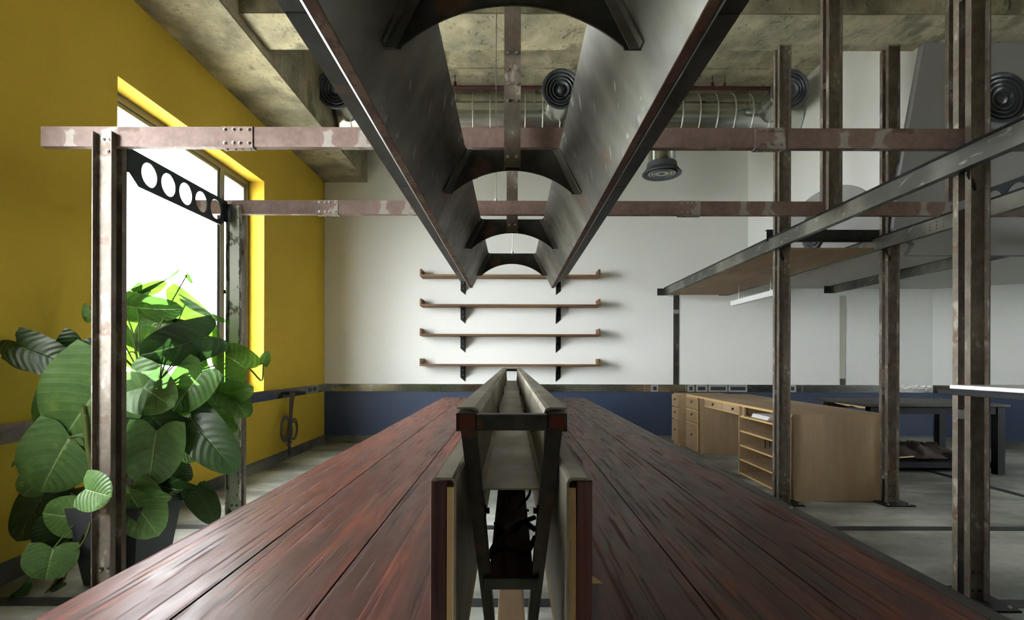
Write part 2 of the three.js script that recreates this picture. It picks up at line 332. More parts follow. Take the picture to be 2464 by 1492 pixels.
{
  const w = structure('window_3'), [a, b] = RWIN, x0 = XR + 0.04, x1 = XR + 0.11, fw = 0.06, m = (a + b) / 2;  // out of view, added as fill light for the right side
  part(w, 'window_frame', [box(x0, x1, WB, WB + fw, a, b), box(x0, x1, WT - fw, WT, a, b), box(x0, x1, WB + fw, WT - fw, a, a + fw), box(x0, x1, WB + fw, WT - fw, b - fw, b), box(x0, x1, WB + fw, WT - fw, m - 0.04, m + 0.04)], M.frame);
  for (const [za, zb] of [[a + fw, m - 0.04], [m + 0.04, b - fw]]) part(w, 'pane', box(x0 + 0.03, x0 + 0.034, WB + fw, WT - fw, za, zb), M.glass);
}
// stainless steel rail round the room
{
  const t = structure('trim_1'), seg = [XL + 0.01, -2.02, -0.38, 1.92, 2.52, 4.2, 6.1];
  for (let i = 0; i < seg.length - 1; i++) part(t, 'rail_plate', rbox(seg[i] + 0.0015, seg[i + 1] - 0.0015, RB, RT, -D, -D + 0.014, 0.003), M.steelRail, { off: [i * 0.37, 0] });
  const t2 = structure('trim_2'), zs = [-D + 0.014, -5.9, -4.3, -2.98, -1.2, 1.2, 3.0, ZR];
  for (let i = 0; i < zs.length - 1; i++) part(t2, 'rail_plate', rbox(XL, XL + 0.014, RB, RT, zs[i] + 0.0015, zs[i + 1] - 0.0015, 0.003), M.steelRail, { off: [i * 0.29, 0] });
  const t3 = structure('trim_3'), [[ax, az], [bx, bz]] = oblique, l = Math.hypot(bx - ax, bz - az), nx = -(bz - az) / l * -1, nz = (bx - ax) / l;
  part(t3, 'rail_plate', prism([[ax, az], [bx, bz], [bx - nx * 0.014, bz + nz * 0.014], [ax - nx * 0.014, az + nz * 0.014]], RB, RT, 'y'), M.steelRail);
}
// sockets let into the rail
const sock = 'sockets along the steel rail';
for (const [x, w, lab] of [[2.07, 0.1, 'small single socket plate on the back rail, apart from the row beside the desk'], [2.59, 0.1, 'small square socket plate at the start of the row above the drawers'], [2.745, 0.16, 'two gang socket plate second in the row above the desk'], [2.985, 0.27, 'long socket strip third in the row above the desk'], [3.27, 0.27, 'long socket strip at the end of the row above the desk'], [4.06, 0.1, 'lone socket plate on the back rail beyond the desk']]) {
  const t = thing('power_socket', lab, 'socket', [x, RB, -D + 0.014], sock);
  part(t, 'cover_plate', rbox(x - w / 2, x + w / 2, RB + 0.004, RT - 0.003, -D + 0.014, -D + 0.022, 0.002), M.socketPlate);
  part(t, 'outlet', rbox(x - w / 2 + 0.026, x + w / 2 - 0.026, RB + 0.028, RT - 0.03, -D + 0.02, -D + 0.024, 0.002), M.socketDark);
}
{
  const t = thing('power_socket', 'double socket plate on the yellow wall rail near the corner', 'socket', [XL + 0.014, RB, -7.0], sock);
  part(t, 'cover_plate', rbox(XL + 0.014, XL + 0.022, RB + 0.004, RT - 0.003, -7.2, -6.8, 0.002), M.socketPlate);
  for (const z of [-7.08, -6.91]) part(t, 'outlet', rbox(XL + 0.02, XL + 0.025, RB + 0.028, RT - 0.028, z - 0.06, z + 0.06, 0.002), M.socketDark);
}

// ---------------------------------------------------------------- the long table
const HT2 = 0.745, TZ0 = -6.3, TZ1 = -0.45;
{
  const t = thing('work_table', 'long dark red rosewood table with a split centre and steel edge', 'table', [0, 0, -3.4]);
  const L = [-0.838, -0.596, -0.358, -0.1365], R = [0.1365, 0.366, 0.606, 0.846];
  for (const [E, dark] of [[L, 0], [R, 0.5]]) for (let i = 0; i < 3; i++)
    part(t, 'plank', rbox(E[i] + 0.0014, E[i + 1] - 0.0014, HT2 - 0.03, HT2, TZ0, TZ1, 0.002), M.rosewood, { off: [rnd() + dark, rnd()] });
  for (const s of [-1, 1]) {
    part(t, 'core_board', box(s * 0.15, s * 0.82, HT2 - 0.055, HT2 - 0.03, TZ0 + 0.01, TZ1 - 0.01), M.ply);
    part(t, 'apron', box(s * 0.70, s * 0.735, HT2 - 0.115, HT2 - 0.055, TZ0 + 0.1, TZ1 - 0.1), M.mill);
    for (const z of [-6.1, -4.4, -2.7, -1.0]) part(t, 'leg', [rbox(s * 0.69, s * 0.74, 0.006, HT2 - 0.055, z - 0.025, z + 0.025, 0.003), box(s * 0.66, s * 0.77, 0, 0.008, z - 0.05, z + 0.05)], M.mill);
    const d = part(t, 'divider_board', rbox(s * 0.1085, s * 0.1365, 0.69, 0.998, -6.25, -0.87, 0.002), M.rosewood, { grain: 'z' });
    part(d, 'plywood_core', box(s * 0.097, s * 0.1085, 0.60, 0.986, -6.25, -0.87), M.plyEdge, { off: [s > 0 ? 0.1 : 0.05, 0] });
    part(d, 'steel_cap', prism([[s * 0.0925, 0.655], [s * 0.0925, 0.994], [s * 0.0955, 1.0], [s * 0.1, 1.003], [s * 0.127, 1.003], [s * 0.127, 0.9985], [s * 0.101, 0.9985], [s * 0.0968, 0.9935], [s * 0.0968, 0.655]], -6.25, -0.868), M.trough);
  }
  const e = part(t, 'steel_edge', [box(0.847, 0.884, HT2 - 0.004, HT2 - 0.001, TZ0, TZ1), box(0.880, 0.884, HT2 - 0.06, HT2 - 0.004, TZ0, TZ1)], M.mill);
  for (const z of [-1.6, -3.2, -4.8]) bolt(e, [0.866, HT2 - 0.002, z], [0, 1, 0], 0.6);
  part(t, 'plywood_slot_edge', prism([[0.1375, -1.18], [0.186, -1.053], [0.1375, -1.053]], HT2, HT2 + 0.0015, 'y'), M.paleEdge);
}
// raised steel cable trough on splayed legs down the middle
{
  const t = thing('cable_trough', 'raised steel cable trough on splayed legs along the table centre', 'cable trough', [0, 0, -3.6]);
  const z0 = -6.3, z1 = -1.0, w = 0.0655, th = 0.0035, hb = 0.949, ht = 1.109, lip = 0.1065, r = 0.012;
  const prof = [[-lip, ht - th], [-w - r, ht - th], [-w - 0.003, ht - th - 0.004], [-w, ht - r], [-w, hb + r], [-w + 0.003, hb + 0.003], [-w + r, hb], [w - r, hb], [w - 0.003, hb + 0.003], [w, hb + r], [w, ht - r], [w + 0.003, ht - th - 0.004], [w + r, ht - th], [lip, ht - th], [lip, ht], [w + r - 0.004, ht], [w, ht - 0.003], [w - th, ht - r], [w - th, hb + r], [w - r, hb + th], [-w + r, hb + th], [-w + th, hb + r], [-w + th, ht - r], [-w, ht - 0.003], [-w - r + 0.004, ht], [-lip, ht]];
  part(t, 'trough_channel', prism(prof, z0, z1 - 0.001), M.trough, { grain: 'z' });
  for (const s of [-1, 1]) {
    const a = s * 0.069, b = s * 0.104, y0 = 1.0665, y1 = 1.1005, k = 0.003;
    const tb = part(t, 'side_tube', [box(a, b, y0, y0 + k, z0, z1 + 0.03), box(a, b, y1 - k, y1, z0, z1 + 0.03), box(a, a + s * k, y0, y1, z0, z1 + 0.03), box(b - s * k, b, y0, y1, z0, z1 + 0.03)], M.tubeSteel);
    part(tb, 'tube_plug', box(a + s * k, b - s * k, y0 + k, y1 - k, z1 - 0.03, z1 + 0.02), M.redwood);
  }
  for (const z of [z1, z0]) part(t, 'cross_tube', rbox(-0.069, 0.069, 1.068, 1.0985, z + 0.001, z + 0.029, 0.003), M.tubeSteel);
  for (const z of [-1.0, -2.32, -3.64, -4.96, -6.27]) for (const s of [-1, 1]) {
    const l = part(t, 'leg', prism([[s * 0.0665, 1.066], [s * 0.0985, 1.066], [s * 0.0525, 0.70], [s * 0.03, 0.33], [s * 0.012, 0.33], [s * 0.033, 0.70]], z - 0.03, z), M.tubeSteel);
    bolt(l, [s * 0.056, 0.905, z - 0.015], [-s, 0, 0], 1.1, M.blackSteel);
  }
  part(t, 'cable_shelf', rbox(-0.0435, 0.0435, 0.762, 0.784, z0, z1 + 0.012, 0.002), M.rosewood);
  part(t, 'shelf_end_plate', rbox(-0.053, 0.053, 0.762, 0.784, z1 + 0.002, z1 + 0.014, 0.002), M.mill);
  part(t, 'foot_rail', rbox(-0.046, 0.046, 0.30, 0.33, z0, -0.6, 0.003), M.ply, { grain: 'z' });
  for (const z of [-1.0, -2.32, -3.64, -4.96, -6.27]) part(t, 'foot', [rbox(-0.02, 0.02, 0.006, 0.30, z - 0.03, z + 0.01, 0.003), box(-0.12, 0.12, 0, 0.008, z - 0.05, z + 0.03)], M.mill);
}
// loose black cables lying on the shelf under the trough
{
  const cs = [
    [[-0.05, 0.80, -1.03], [-0.03, 0.83, -1.05], [0.01, 0.855, -1.08], [0.05, 0.86, -1.12]],
    [[-0.052, 0.78, -1.12], [-0.01, 0.80, -1.1], [0.03, 0.795, -1.09], [0.052, 0.81, -1.14]],
    [[0.05, 0.84, -1.1], [0.03, 0.845, -1.13], [0.0, 0.80, -1.2], [-0.04, 0.79, -1.3]],
    [[0.045, 0.945, -1.18], [0.04, 0.90, -1.16], [0.02, 0.86, -1.2], [0.04, 0.84, -1.24]],
    [[-0.03, 0.94, -1.3], [0.0, 0.87, -1.28], [0.02, 0.88, -1.33], [-0.02, 0.9, -1.38], [0.0, 0.94, -1.4]],
    [[-0.02, 0.94, -1.5], [0.015, 0.86, -1.45], [-0.01, 0.84, -1.5], [0.02, 0.9, -1.56]],
  ];
  const t = thing('cable_bundle', 'tangle of black cables on the shelf under the steel trough', 'cables', [0, 0.784, -1.2]);
  cs.forEach((p, i) => part(t, 'cable', tube(p, i < 3 ? 0.0055 : 0.003, 30, 7), M.cable));
}

// ---------------------------------------------------------------- overhead steel fixture
{
  const t = thing('overhead_truss', 'long folded dark steel trunking with arched ribs hung above the table', 'steel trunking', [0, 1.9, -3.0]);
  const z0 = -5.1, z1 = -0.55, TX = 0.228, TY = 2.233, BX = 0.391, BY = 1.913;
  for (const s of [-1, 1]) {
    const n = [0.0055, 0.0026];                                                     // thickness across the slope
    const web = part(t, 'web_plate', prism([[s * TX, TY], [s * BX, BY], [s * (BX + n[0]), BY + n[1]], [s * (TX + n[0]), TY + n[1]]], z0, z1), M.millBright, { grain: 'z' });
    part(web, 'bottom_lip', prism([[s * 0.389, BY - 0.001], [s * 0.414, BY - 0.001], [s * 0.414, BY + 0.012], [s * 0.411, BY + 0.012], [s * 0.411, BY + 0.004], [s * 0.389, BY + 0.004]], z0, z1), M.rusty);
    part(web, 'light_profile', prism([[s * 0.4205, BY + 0.005], [s * 0.4290, BY + 0.011], [s * 0.4280, BY + 0.014], [s * 0.4195, BY + 0.008]], z0, z1), M.aluminium);
    const seams = [z1, -1.15, -2.3, -3.43, -4.5, z0];
    for (let i = 0; i < 5; i++) part(t, 'flange_plate', prism([[s * 0.436, 1.972], [s * 0.507, 1.972], [s * 0.507, 1.978], [s * 0.436, 1.978]], seams[i] - 0.003, seams[i + 1] + 0.003), M.mill, { off: [i * 0.31, i * 0.17], grain: 'z' });
  }
  for (const d of [1.356, 2.54, 3.79, 5.0]) {
    const s = new THREE.Shape(), hb = 2.016, hx = 0.338;
    s.moveTo(-0.228, 2.233); s.lineTo(-hx, hb); s.lineTo(-0.293, hb);
    const cr = (0.29 * 0.29 + 0.108 * 0.108) / (2 * 0.108), cy = 2.132 - cr, a = Math.atan2(2.024 - cy, 0.29);
    for (let i = 0; i <= 28; i++) { const q = Math.PI - a - (Math.PI - 2 * a) * i / 28; s.lineTo(cr * Math.cos(q), cy + cr * Math.sin(q)); }
    s.lineTo(0.293, hb); s.lineTo(hx, hb); s.lineTo(0.228, 2.233);
    const rib = part(t, 'arched_rib', prism(s, -d - 0.006, -d), M.mill);
    for (const k of [-1, 1]) {                                                       // angle bars welded down the sides
      part(rib, 'angle_bar', [prism([[k * 0.196, 2.233], [k * 0.228, 2.233], [k * 0.338, 2.016], [k * 0.306, 2.016]], -d, -d + 0.005), prism([[k * 0.222, 2.233], [k * 0.228, 2.233], [k * 0.338, 2.016], [k * 0.332, 2.016]], -d + 0.005, -d + 0.032)], M.millBright);
      if (d < 2) bolt(rib, [k * 0.255, 2.15, -d + 0.005], [0, 0, 1], 0.7);
    }
  }
}
function hanger(d, y1, lab) {
  const t = thing('hanger_channel', lab, 'hanger', [0, 2.132, -d + 0.03], 'channel hangers over the table');
  part(t, 'channel', prism(shift(uSection(0.08, -0.038, 0.005), 0, -d + 0.045), 2.132, y1, 'y'), M.column);
  for (const y of [2.18, 2.45, 2.53, 2.6, 2.68]) for (const x of [-0.022, 0.02]) bolt(t, [x, y, -d + 0.046], [0, 0, 1], 0.75);
}
hanger(2.54, SLAB, 'tall steel channel hanger bolted before the second arched rib');
hanger(3.79, SLAB, 'steel channel hanger bolted to the third arched rib');
for (const [x, y0, y1, z, lab] of [[0.004, 2.232, SLAB, -5.003, 'thin wire holding the far arched rib from the ceiling'], [-0.12, 2.365, SLAB, -3.8, 'thin threaded rod beside the third rib hanger']])
  solo('suspension_wire', [cyl(0.0035, y1 - y0, x, (y0 + y1) / 2, z, 'y', 8), cyl(0.011, 0.02, x, y0 + 0.01, z, 'y', 8)], M.zinc, lab, 'wire');

// ---------------------------------------------------------------- steel frame: columns, hangers, beams
function column(x, zf, y0, y1, lab, opt = {}) {            // two channels back to back, open towards and away from the viewer, zf = front edge
  const t = thing(opt.name ?? 'steel_column', lab, 'column', [x, y0, zf - 0.052], opt.group ?? 'double channel steel columns');
  const w = 0.098, f = 0.033, m = opt.mat ?? M.column, yb = opt.base ? y0 + 0.012 : y0;
  const ft = opt.frontTop ?? y1;
  part(t, 'front_web', box(x - w / 2 + 0.0055, x + w / 2 - 0.0055, yb, ft, zf - f, zf - f + 0.0055), opt.web ?? m, { off: [x, zf] });
  for (const k of [-1, 1]) part(t, 'front_flange', box(x + k * w / 2, x + k * (w / 2 - 0.0055), yb, ft, zf - f, zf), m, { off: [x + k * 0.2, zf] });
  part(t, 'rear_channel', prism(shift(uSection(w, -f, 0.0055), x, zf - f - 0.038), yb, y1, 'y'), opt.rear ?? m, { off: [x + 0.3, zf] });
  for (let y = yb + 0.9; y < y1 - 0.3; y += 1.05) if (!(y > 2.2 && y < 2.42)) part(t, 'spacer', box(x - 0.02, x + 0.02, y, y + 0.05, zf - f - 0.038, zf - f), M.mill), part(t, 'spacer', box(x - w / 2, x - w / 2 + 0.006, y, y + 0.045, zf - f - 0.038, zf - f), M.mill);
  if (opt.base) {
    const b = part(t, 'base_plate', rbox(x - 0.11, x + 0.13, y0, y0 + 0.012, zf - 0.2, zf + 0.08, 0.002), M.blackSteel);
    for (const [dx, dz] of [[-0.08, 0.05], [0.1, 0.05], [-0.08, -0.17], [0.1, -0.17]]) bolt(b, [x + dx, y0 + 0.012, zf + dz], [0, 1, 0], 0.9);
    part(t, 'foot_bracket', box(x - w / 2 + 0.004, x - w / 2 + 0.01, y0 + 0.012, y0 + 0.2, zf - f - 0.036, zf - f - 0.002), M.blackSteel);
    for (const y of [0.06, 0.15]) for (const dx of [-0.014, 0.022]) bolt(t, [x + dx, y0 + y, zf - f + 0.0055], [0, 0, 1], 0.8, M.mill);
  }
  return t;
}
const cA = column(2.305, -2.545, 0, SLAB, 'tall steel column behind the marble counter top', { base: 1 });
const cB = column(2.287, -4.335, 0, 3.85, 'steel column at the corner of the plywood desk shelves', { base: 1 });
const cC = column(3.20, -4.335, 0, 3.85, 'steel column at the far corner of the plywood desk end panel', { base: 1 });
column(2.29, -3.665, 2.25, SLAB, 'hanging steel column above the sloping looking floor beam, over the table side', { name: 'steel_hanger_column', group: 'columns hung from the ceiling' });
column(3.20, -3.665, 2.25, SLAB, 'hanging steel column further from the table, in front of the grey partition', { name: 'steel_hanger_column', group: 'columns hung from the ceiling' });
const cP1 = column(-2.04, -2.57, 0, 2.36, 'worn steel post by the plant, nearer the long beam end', { base: 1, frontTop: 2.335, web: M.column });
const cP2 = column(-2.0, -3.70, 0, 2.34, 'patchy grey steel post between window casement and table', { base: 1, mat: M.galvPatch, web: M.galvPatch, rear: M.column, frontTop: 2.31 });
for (const [y, dx] of [[2.305, -0.012], [2.305, 0.018], [2.245, 0.01]]) bolt(cP1, [-2.04 + dx, y, -2.597], [0, 0, 1], 0.9), bolt(cP2, [-2.0 + dx, y - 0.02, -3.727], [0, 0, 1], 0.8);
for (const dx of [-0.02, 0.02]) bolt(cP1, [-2.04 + dx, 0.14, -2.597], [0, 0, 1], 0.9);

function crossBeam(x0, x1, y1, zf, splices, mat, lab, dz = 0.036) {
  const t = thing('cross_beam', lab, 'beam', [(x0 + x1) / 2, y1 - 0.1, zf - dz / 2], 'cross beams of the steel frame');
  part(t, 'channel', prism(uSection(0.1, -dz, 0.006).map(([p, q]) => [zf + q, y1 - 0.05 + p]), x0, x1, 'x'), mat);
  for (const [a, b] of splices) {
    const s = part(t, 'splice_plate', [rbox(a, b, y1 - 0.1, y1, zf, zf + 0.006, 0.0015), box(a, b, y1 - 0.107, y1 - 0.101, zf - dz, zf + 0.006)], mat, { off: [0.4, 0.3] });
    for (const k of [0.13, 0.4, 0.6, 0.88]) { const x = lerp(a, b, k); for (const y of [y1 - 0.084, y1 - 0.016]) bolt(s, [x, y, zf + 0.006], [0, 0, 1], 0.85); bolt(s, [x, y1 - 0.107, zf - 0.016], [0, -1, 0], 0.6); }
  }
  return t;
}
crossBeam(-2.375, 3.35, 2.372, -2.605, [[-1.465, -1.305], [1.22, 1.375]], M.primer, 'worn reddish steel cross beam on the post beside the plant');
crossBeam(-2.30, 3.9, 2.352, -3.735, [[-1.41, -1.255], [1.2, 1.36]], M.primer, 'reddish steel cross beam crossing before the white back wall');
crossBeam(2.19, 6.5, 2.33, -4.45, [], M.mill, 'dark steel cross beam behind the two desk columns');

function floorBeam(x, z0, z1, y1, lab, splice) {            // runs away from the viewer, web to the left
  const t = thing('floor_beam', lab, 'beam', [x + 0.02, y1 - 0.1, (z0 + z1) / 2], 'long beams of the mezzanine frame');
  part(t, 'channel', prism([[x, y1 - 0.1], [x + 0.042, y1 - 0.1], [x + 0.042, y1 - 0.093], [x + 0.006, y1 - 0.093], [x + 0.006, y1 - 0.007], [x + 0.042, y1 - 0.007], [x + 0.042, y1], [x, y1]], z0, z1), M.millBright, { off: [x, 0.2], grain: 'z' });
  part(t, 'top_rail', box(x - 0.006, x + 0.03, y1, y1 + 0.012, z0, z1), M.blackSteel);
  part(t, 'end_bracket', [box(x - 0.1, x + 0.05, y1 - 0.1, y1, z0 - 0.012, z0), box(x - 0.008, x, y1 - 0.1, y1, z0, z0 + 0.05)], M.mill);
  for (const z of splice) for (const y of [y1 - 0.075, y1 - 0.05, y1 - 0.025]) for (const k of [0, 0.06, 0.12, 0.18]) bolt(t, [x, y, z + k], [-1, 0, 0], 0.55);
  return t;
}
const FB = 2.245;
floorBeam(2.205, -7.49, 4.99, FB, 'long pale grey floor beam along the table side of the desk columns', [-5.35]);
floorBeam(3.10, -7.49, 4.99, FB, 'long grey floor beam on the far side of the plywood soffit', [-3.9]);
floorBeam(4.45, -7.2, 4.99, FB, 'rearmost grey floor beam with a bolted joint, above the black table', [-3.9]);
for (const [x, z, lab] of [[2.247, -4.375, 'column at the desk shelves'], [3.145, -4.375, 'far desk column'], [2.255, -2.585, 'column behind the marble top']])
  solo('clip_angle', [prism([[x - 0.012, FB - 0.102], [x - 0.012, FB - 0.125], [x + 0.028, FB - 0.2], [x + 0.034, FB - 0.2], [x + 0.034, FB - 0.175], [x - 0.006, FB - 0.102]], z + 0.028, z + 0.034), box(x - 0.02, x - 0.002, FB - 0.103, FB - 0.1005, z, z + 0.034)], M.blackSteel, 'small black clip angle under the beam at the ' + lab, 'bracket', 'clip angles under the floor beams');

// plates with round holes between the posts
function holedPlate(x, zn, zf, yc, n, first, pitch, lab) {
  const s = new THREE.Shape([[-zn, yc + 0.093], [-zn, yc + 0.03], [-zn + 0.155, yc - 0.093], [-zf - 0.08, yc - 0.093], [-zf, yc - 0.02], [-zf, yc + 0.093]].map(([a, b]) => new THREE.Vector2(a, b)));
  for (let i = 0; i < n; i++) { const h = new THREE.Path(); h.absarc(first + i * pitch, yc, 0.0665, 0, Math.PI * 2, true); s.holes.push(h); }
  const g = new THREE.ExtrudeGeometry(s, { depth: 0.008, bevelEnabled: false, curveSegments: 20 }).rotateY(Math.PI / 2).translate(x, 0, 0);
  const t = thing('perforated_plate', lab, 'steel plate', [x, yc - 0.093, (zn + zf) / 2], 'perforated plates between posts');
  part(t, 'plate', g, M.plate);
  for (const z of [zn - 0.02, zf + 0.02]) part(t, 'end_cleat', [box(x + 0.008, x + 0.045, yc - 0.06, yc + 0.07, z - 0.004, z + 0.004), box(x + 0.008, x + 0.014, yc - 0.06, yc + 0.07, z - 0.025, z + 0.025)], M.plate);
  return t;
}
holedPlate(-2.045, -2.675, -3.70, 2.235, 5, 2.91, 0.1625, 'dark steel plate with five round holes before the bright window');
holedPlate(3.17, -2.70, -3.665, 2.26, 5, 2.93, 0.1625, 'dark steel plate with round holes between the mezzanine beams');

// plywood laid on the floor beams
solo('plywood_soffit', box(2.248, 3.10, FB - 0.093, FB - 0.075, -7.48, -4.43), M.ply, 'brown plywood sheet lying between two floor beams above the desk', 'plywood sheet', undefined, { grain: 'z' });

// flat steel uprights on the back wall
{
  const t = thing('wall_upright', 'dark flat steel upright on the white wall under the nearer floor beam', 'steel upright', [2.38, RT, -D], 'flat uprights on the back wall');
  part(t, 'flat_bar', rbox(2.34, 2.42, RT, FB - 0.1, -D, -D + 0.01, 0.002), M.mill);
  part(t, 'paint_band', box(2.34, 2.42, 1.88, 1.94, -D + 0.01, -D + 0.0108), M.socketPlate, { label: 'pale band of bare metal' });
  const u = thing('wall_upright', 'pale painted flat upright on the back wall under the rear floor beam', 'steel upright', [4.79, RT, -D], 'flat uprights on the back wall');
  part(u, 'flat_bar', rbox(4.75, 4.83, RT, FB - 0.1, -D, -D + 0.01, 0.002), M.palePaint);
  part(u, 'bare_foot', box(4.75, 4.83, RT, RT + 0.09, -D + 0.01, -D + 0.0108), M.mill);
}
// white linear lamp (switched off) under the plywood
{
  const t = thing('linear_lamp', 'white linear pendant lamp hanging under the plywood soffit', 'lamp', [2.86, 1.92, -6.1]);
  part(t, 'housing', rbox(2.835, 2.885, 1.915, 1.975, -6.72, -5.46, 0.004), M.led);
  part(t, 'diffuser', box(2.842, 2.878, 1.911, 1.916, -6.70, -5.48), M.paper);
  for (const z of [-6.52, -5.72]) part(t, 'hanging_rod', [cyl(0.003, 0.178, 2.86, 2.063, z, 'y', 8), cyl(0.009, 0.025, 2.86, 1.985, z, 'y', 10)], M.zinc);
}

// ---------------------------------------------------------------- ventilation
function diffuserParts(t, c, dir, R) {                      // round diffuser of concentric cones looking along dir
  const q = new THREE.Quaternion().setFromUnitVectors(new THREE.Vector3(0, 1, 0), new THREE.Vector3(...dir).normalize());
  const place = (g) => g.applyQuaternion(q).translate(...c);
  const d = part(t, 'diffuser_rim', place(lathe([[R * 0.80, -0.02], [R * 0.84, -0.05], [R * 0.99, -0.004], [R, 0.004], [R * 0.97, 0.012], [R * 0.84, 0.0], [R * 0.80, -0.02]], 44)), M.diffuser);
  for (const k of [0.66, 0.49, 0.33]) part(d, 'diffuser_ring', place(lathe([[R * (k - 0.035), -0.028], [R * (k + 0.1), 0.0], [R * (k + 0.1), 0.006], [R * (k + 0.07), 0.004], [R * (k - 0.05), -0.024], [R * (k - 0.035), -0.028]], 40)), M.diffuser);
  part(d, 'diffuser_cone', place(lathe([[0.0001, 0.012], [R * 0.06, 0.01], [R * 0.2, -0.004], [R * 0.2, -0.01], [0.0001, -0.012]], 28)), M.diffuser);
  part(d, 'diffuser_throat', place(lathe([[0.0001, -0.045], [R * 0.84, -0.045]], 36)), M.diffuser);
}
{
  const yd = 4.15, zd = -6.3, r = 0.27;
  const t = thing('ventilation_duct', 'large galvanised spiral duct with round diffusers under the concrete ceiling', 'duct', [0.6, yd - r, zd]);
  part(t, 'duct_pipe', cyl(r, 5.45, 0.68, yd, zd, 'x', 48), M.duct);
  for (let x = -1.9; x < 3.35; x += 0.205) part(t, 'duct_seam', new THREE.TorusGeometry(r + 0.002, 0.008, 6, 48).rotateY(Math.PI / 2).translate(x, yd, zd), M.ductSeam);
  for (const x of [-1.92, 0.53, 3.02]) {
    part(t, 'branch_stub', lathe([[0.155, 0], [0.155, 0.55], [0.17, 0.565], [0.17, 0.585], [0.155, 0.6], [0.155, 0.66]], 36).rotateX(Math.PI / 2).translate(x, yd, zd), M.duct);
    diffuserParts(t, [x, yd, -5.63], [0, -0.12, 1], 0.213);
  }
  for (const x of [-0.62, 1.82]) {
    part(t, 'branch_stub', cyl(0.16, 0.45, x, 3.70, zd, 'y', 40), M.duct);
    part(t, 'collar', lathe([[0.16, 0.1], [0.175, 0.09], [0.19, 0.0], [0.235, -0.03]], 40).translate(x, 3.51, zd), M.diffuser);
    diffuserParts(t, [x, 3.475, zd], [0, -1, 0], 0.235);
  }
}
{
  const c = thing('wall_diffuser', 'round dark air diffuser mounted on the grey partition', 'air diffuser', [4.02, 3.1, -4.28], 'diffusers on walls');
  diffuserParts(c, [4.03, 3.365, -4.25], [0, 0, 1], 0.213);
  const e = thing('wall_diffuser', 'round air diffuser under the grey disc on the white side wall', 'air diffuser', [3.4, 2.4, -5.8], 'diffusers on walls');
  diffuserParts(e, [3.37, 2.66, -5.8], [-1, 0, 0], 0.22);
}
{
  const t = thing('sprinkler_pipe', 'thin dark red sprinkler pipe under the concrete slab', 'pipe', [0.5, 4.3, -5.95]);
  part(t, 'pipe', cyl(0.021, 5.2, 0.5, 4.335, -5.95, 'x', 14), M.redPipe);
  for (const x of [-0.66, 0.02, 2.3, 2.44]) part(t, 'sprinkler_head', [cyl(0.016, 0.05, x, 4.375, -5.95, 'y', 10), cyl(0.004, 0.09, x, 4.44, -5.95, 'y', 6)], M.redPipe);
}
for (const [x, z, y0] of [[0.26, -6.0, 4.15], [2.75, -6.0, 4.15]]) solo('duct_rod', [cyl(0.005, SLAB - y0, x, (SLAB + y0) / 2, z, 'y', 8)], M.zinc, x < 1 ? 'thin rod holding the duct near the middle diffuser' : 'thin rod holding the duct near the white upper wall', 'rod');

// ---------------------------------------------------------------- shelves on the back wall
{
  const ys = [2.375, 1.958, 1.54, 1.118], names = ['topmost', 'second from the top', 'third from the top', 'lowest'];
  ys.forEach((y, i) => {
    const x0 = -1.292, x1 = 1.24, zf = -D + 0.25;
    const t = thing('wall_shelf', `thin brown wooden wall shelf with upturned ends, ${names[i]}`, 'shelf', [0, y - 0.2, -D], 'wooden wall shelves');
    part(t, 'board', rbox(x0, x1, y, y + 0.028, -D, zf, 0.002), M.shelfWood, { off: [0.2 * i, 0.37 * i] });
    for (const [a, b] of [[x0, x0 + 0.024], [x1 - 0.024, x1]]) part(t, 'end_lip', rbox(a, b, y + 0.028, y + 0.105, -D, zf, 0.002), M.shelfWood, { grain: 'y' });
    for (const x of [-0.708, 0.672]) {
      const br = part(t, 'bracket', [prism([[x - 0.036, y - 0.008], [x + 0.036, y - 0.008], [x + 0.036, y - 0.17 - (x < 0 ? 0.06 : 0)], [x - 0.036, y - 0.17 - (x < 0 ? 0 : 0.06)]], -D, -D + 0.007), prism([[-D, y - 0.008], [-D + 0.2, y - 0.008], [-D + 0.2, y - 0.02], [-D, y - 0.19]], x + (x < 0 ? 0.03 : -0.036), x + (x < 0 ? 0.036 : -0.03), 'x'), box(x - 0.036, x + 0.036, y - 0.008, y, -D, zf - 0.03)], M.blackSteel);
      for (const dy of [0.06, 0.135]) bolt(br, [x, y - dy, -D + 0.007], [0, 0, 1], 0.6);
    }
  });
}

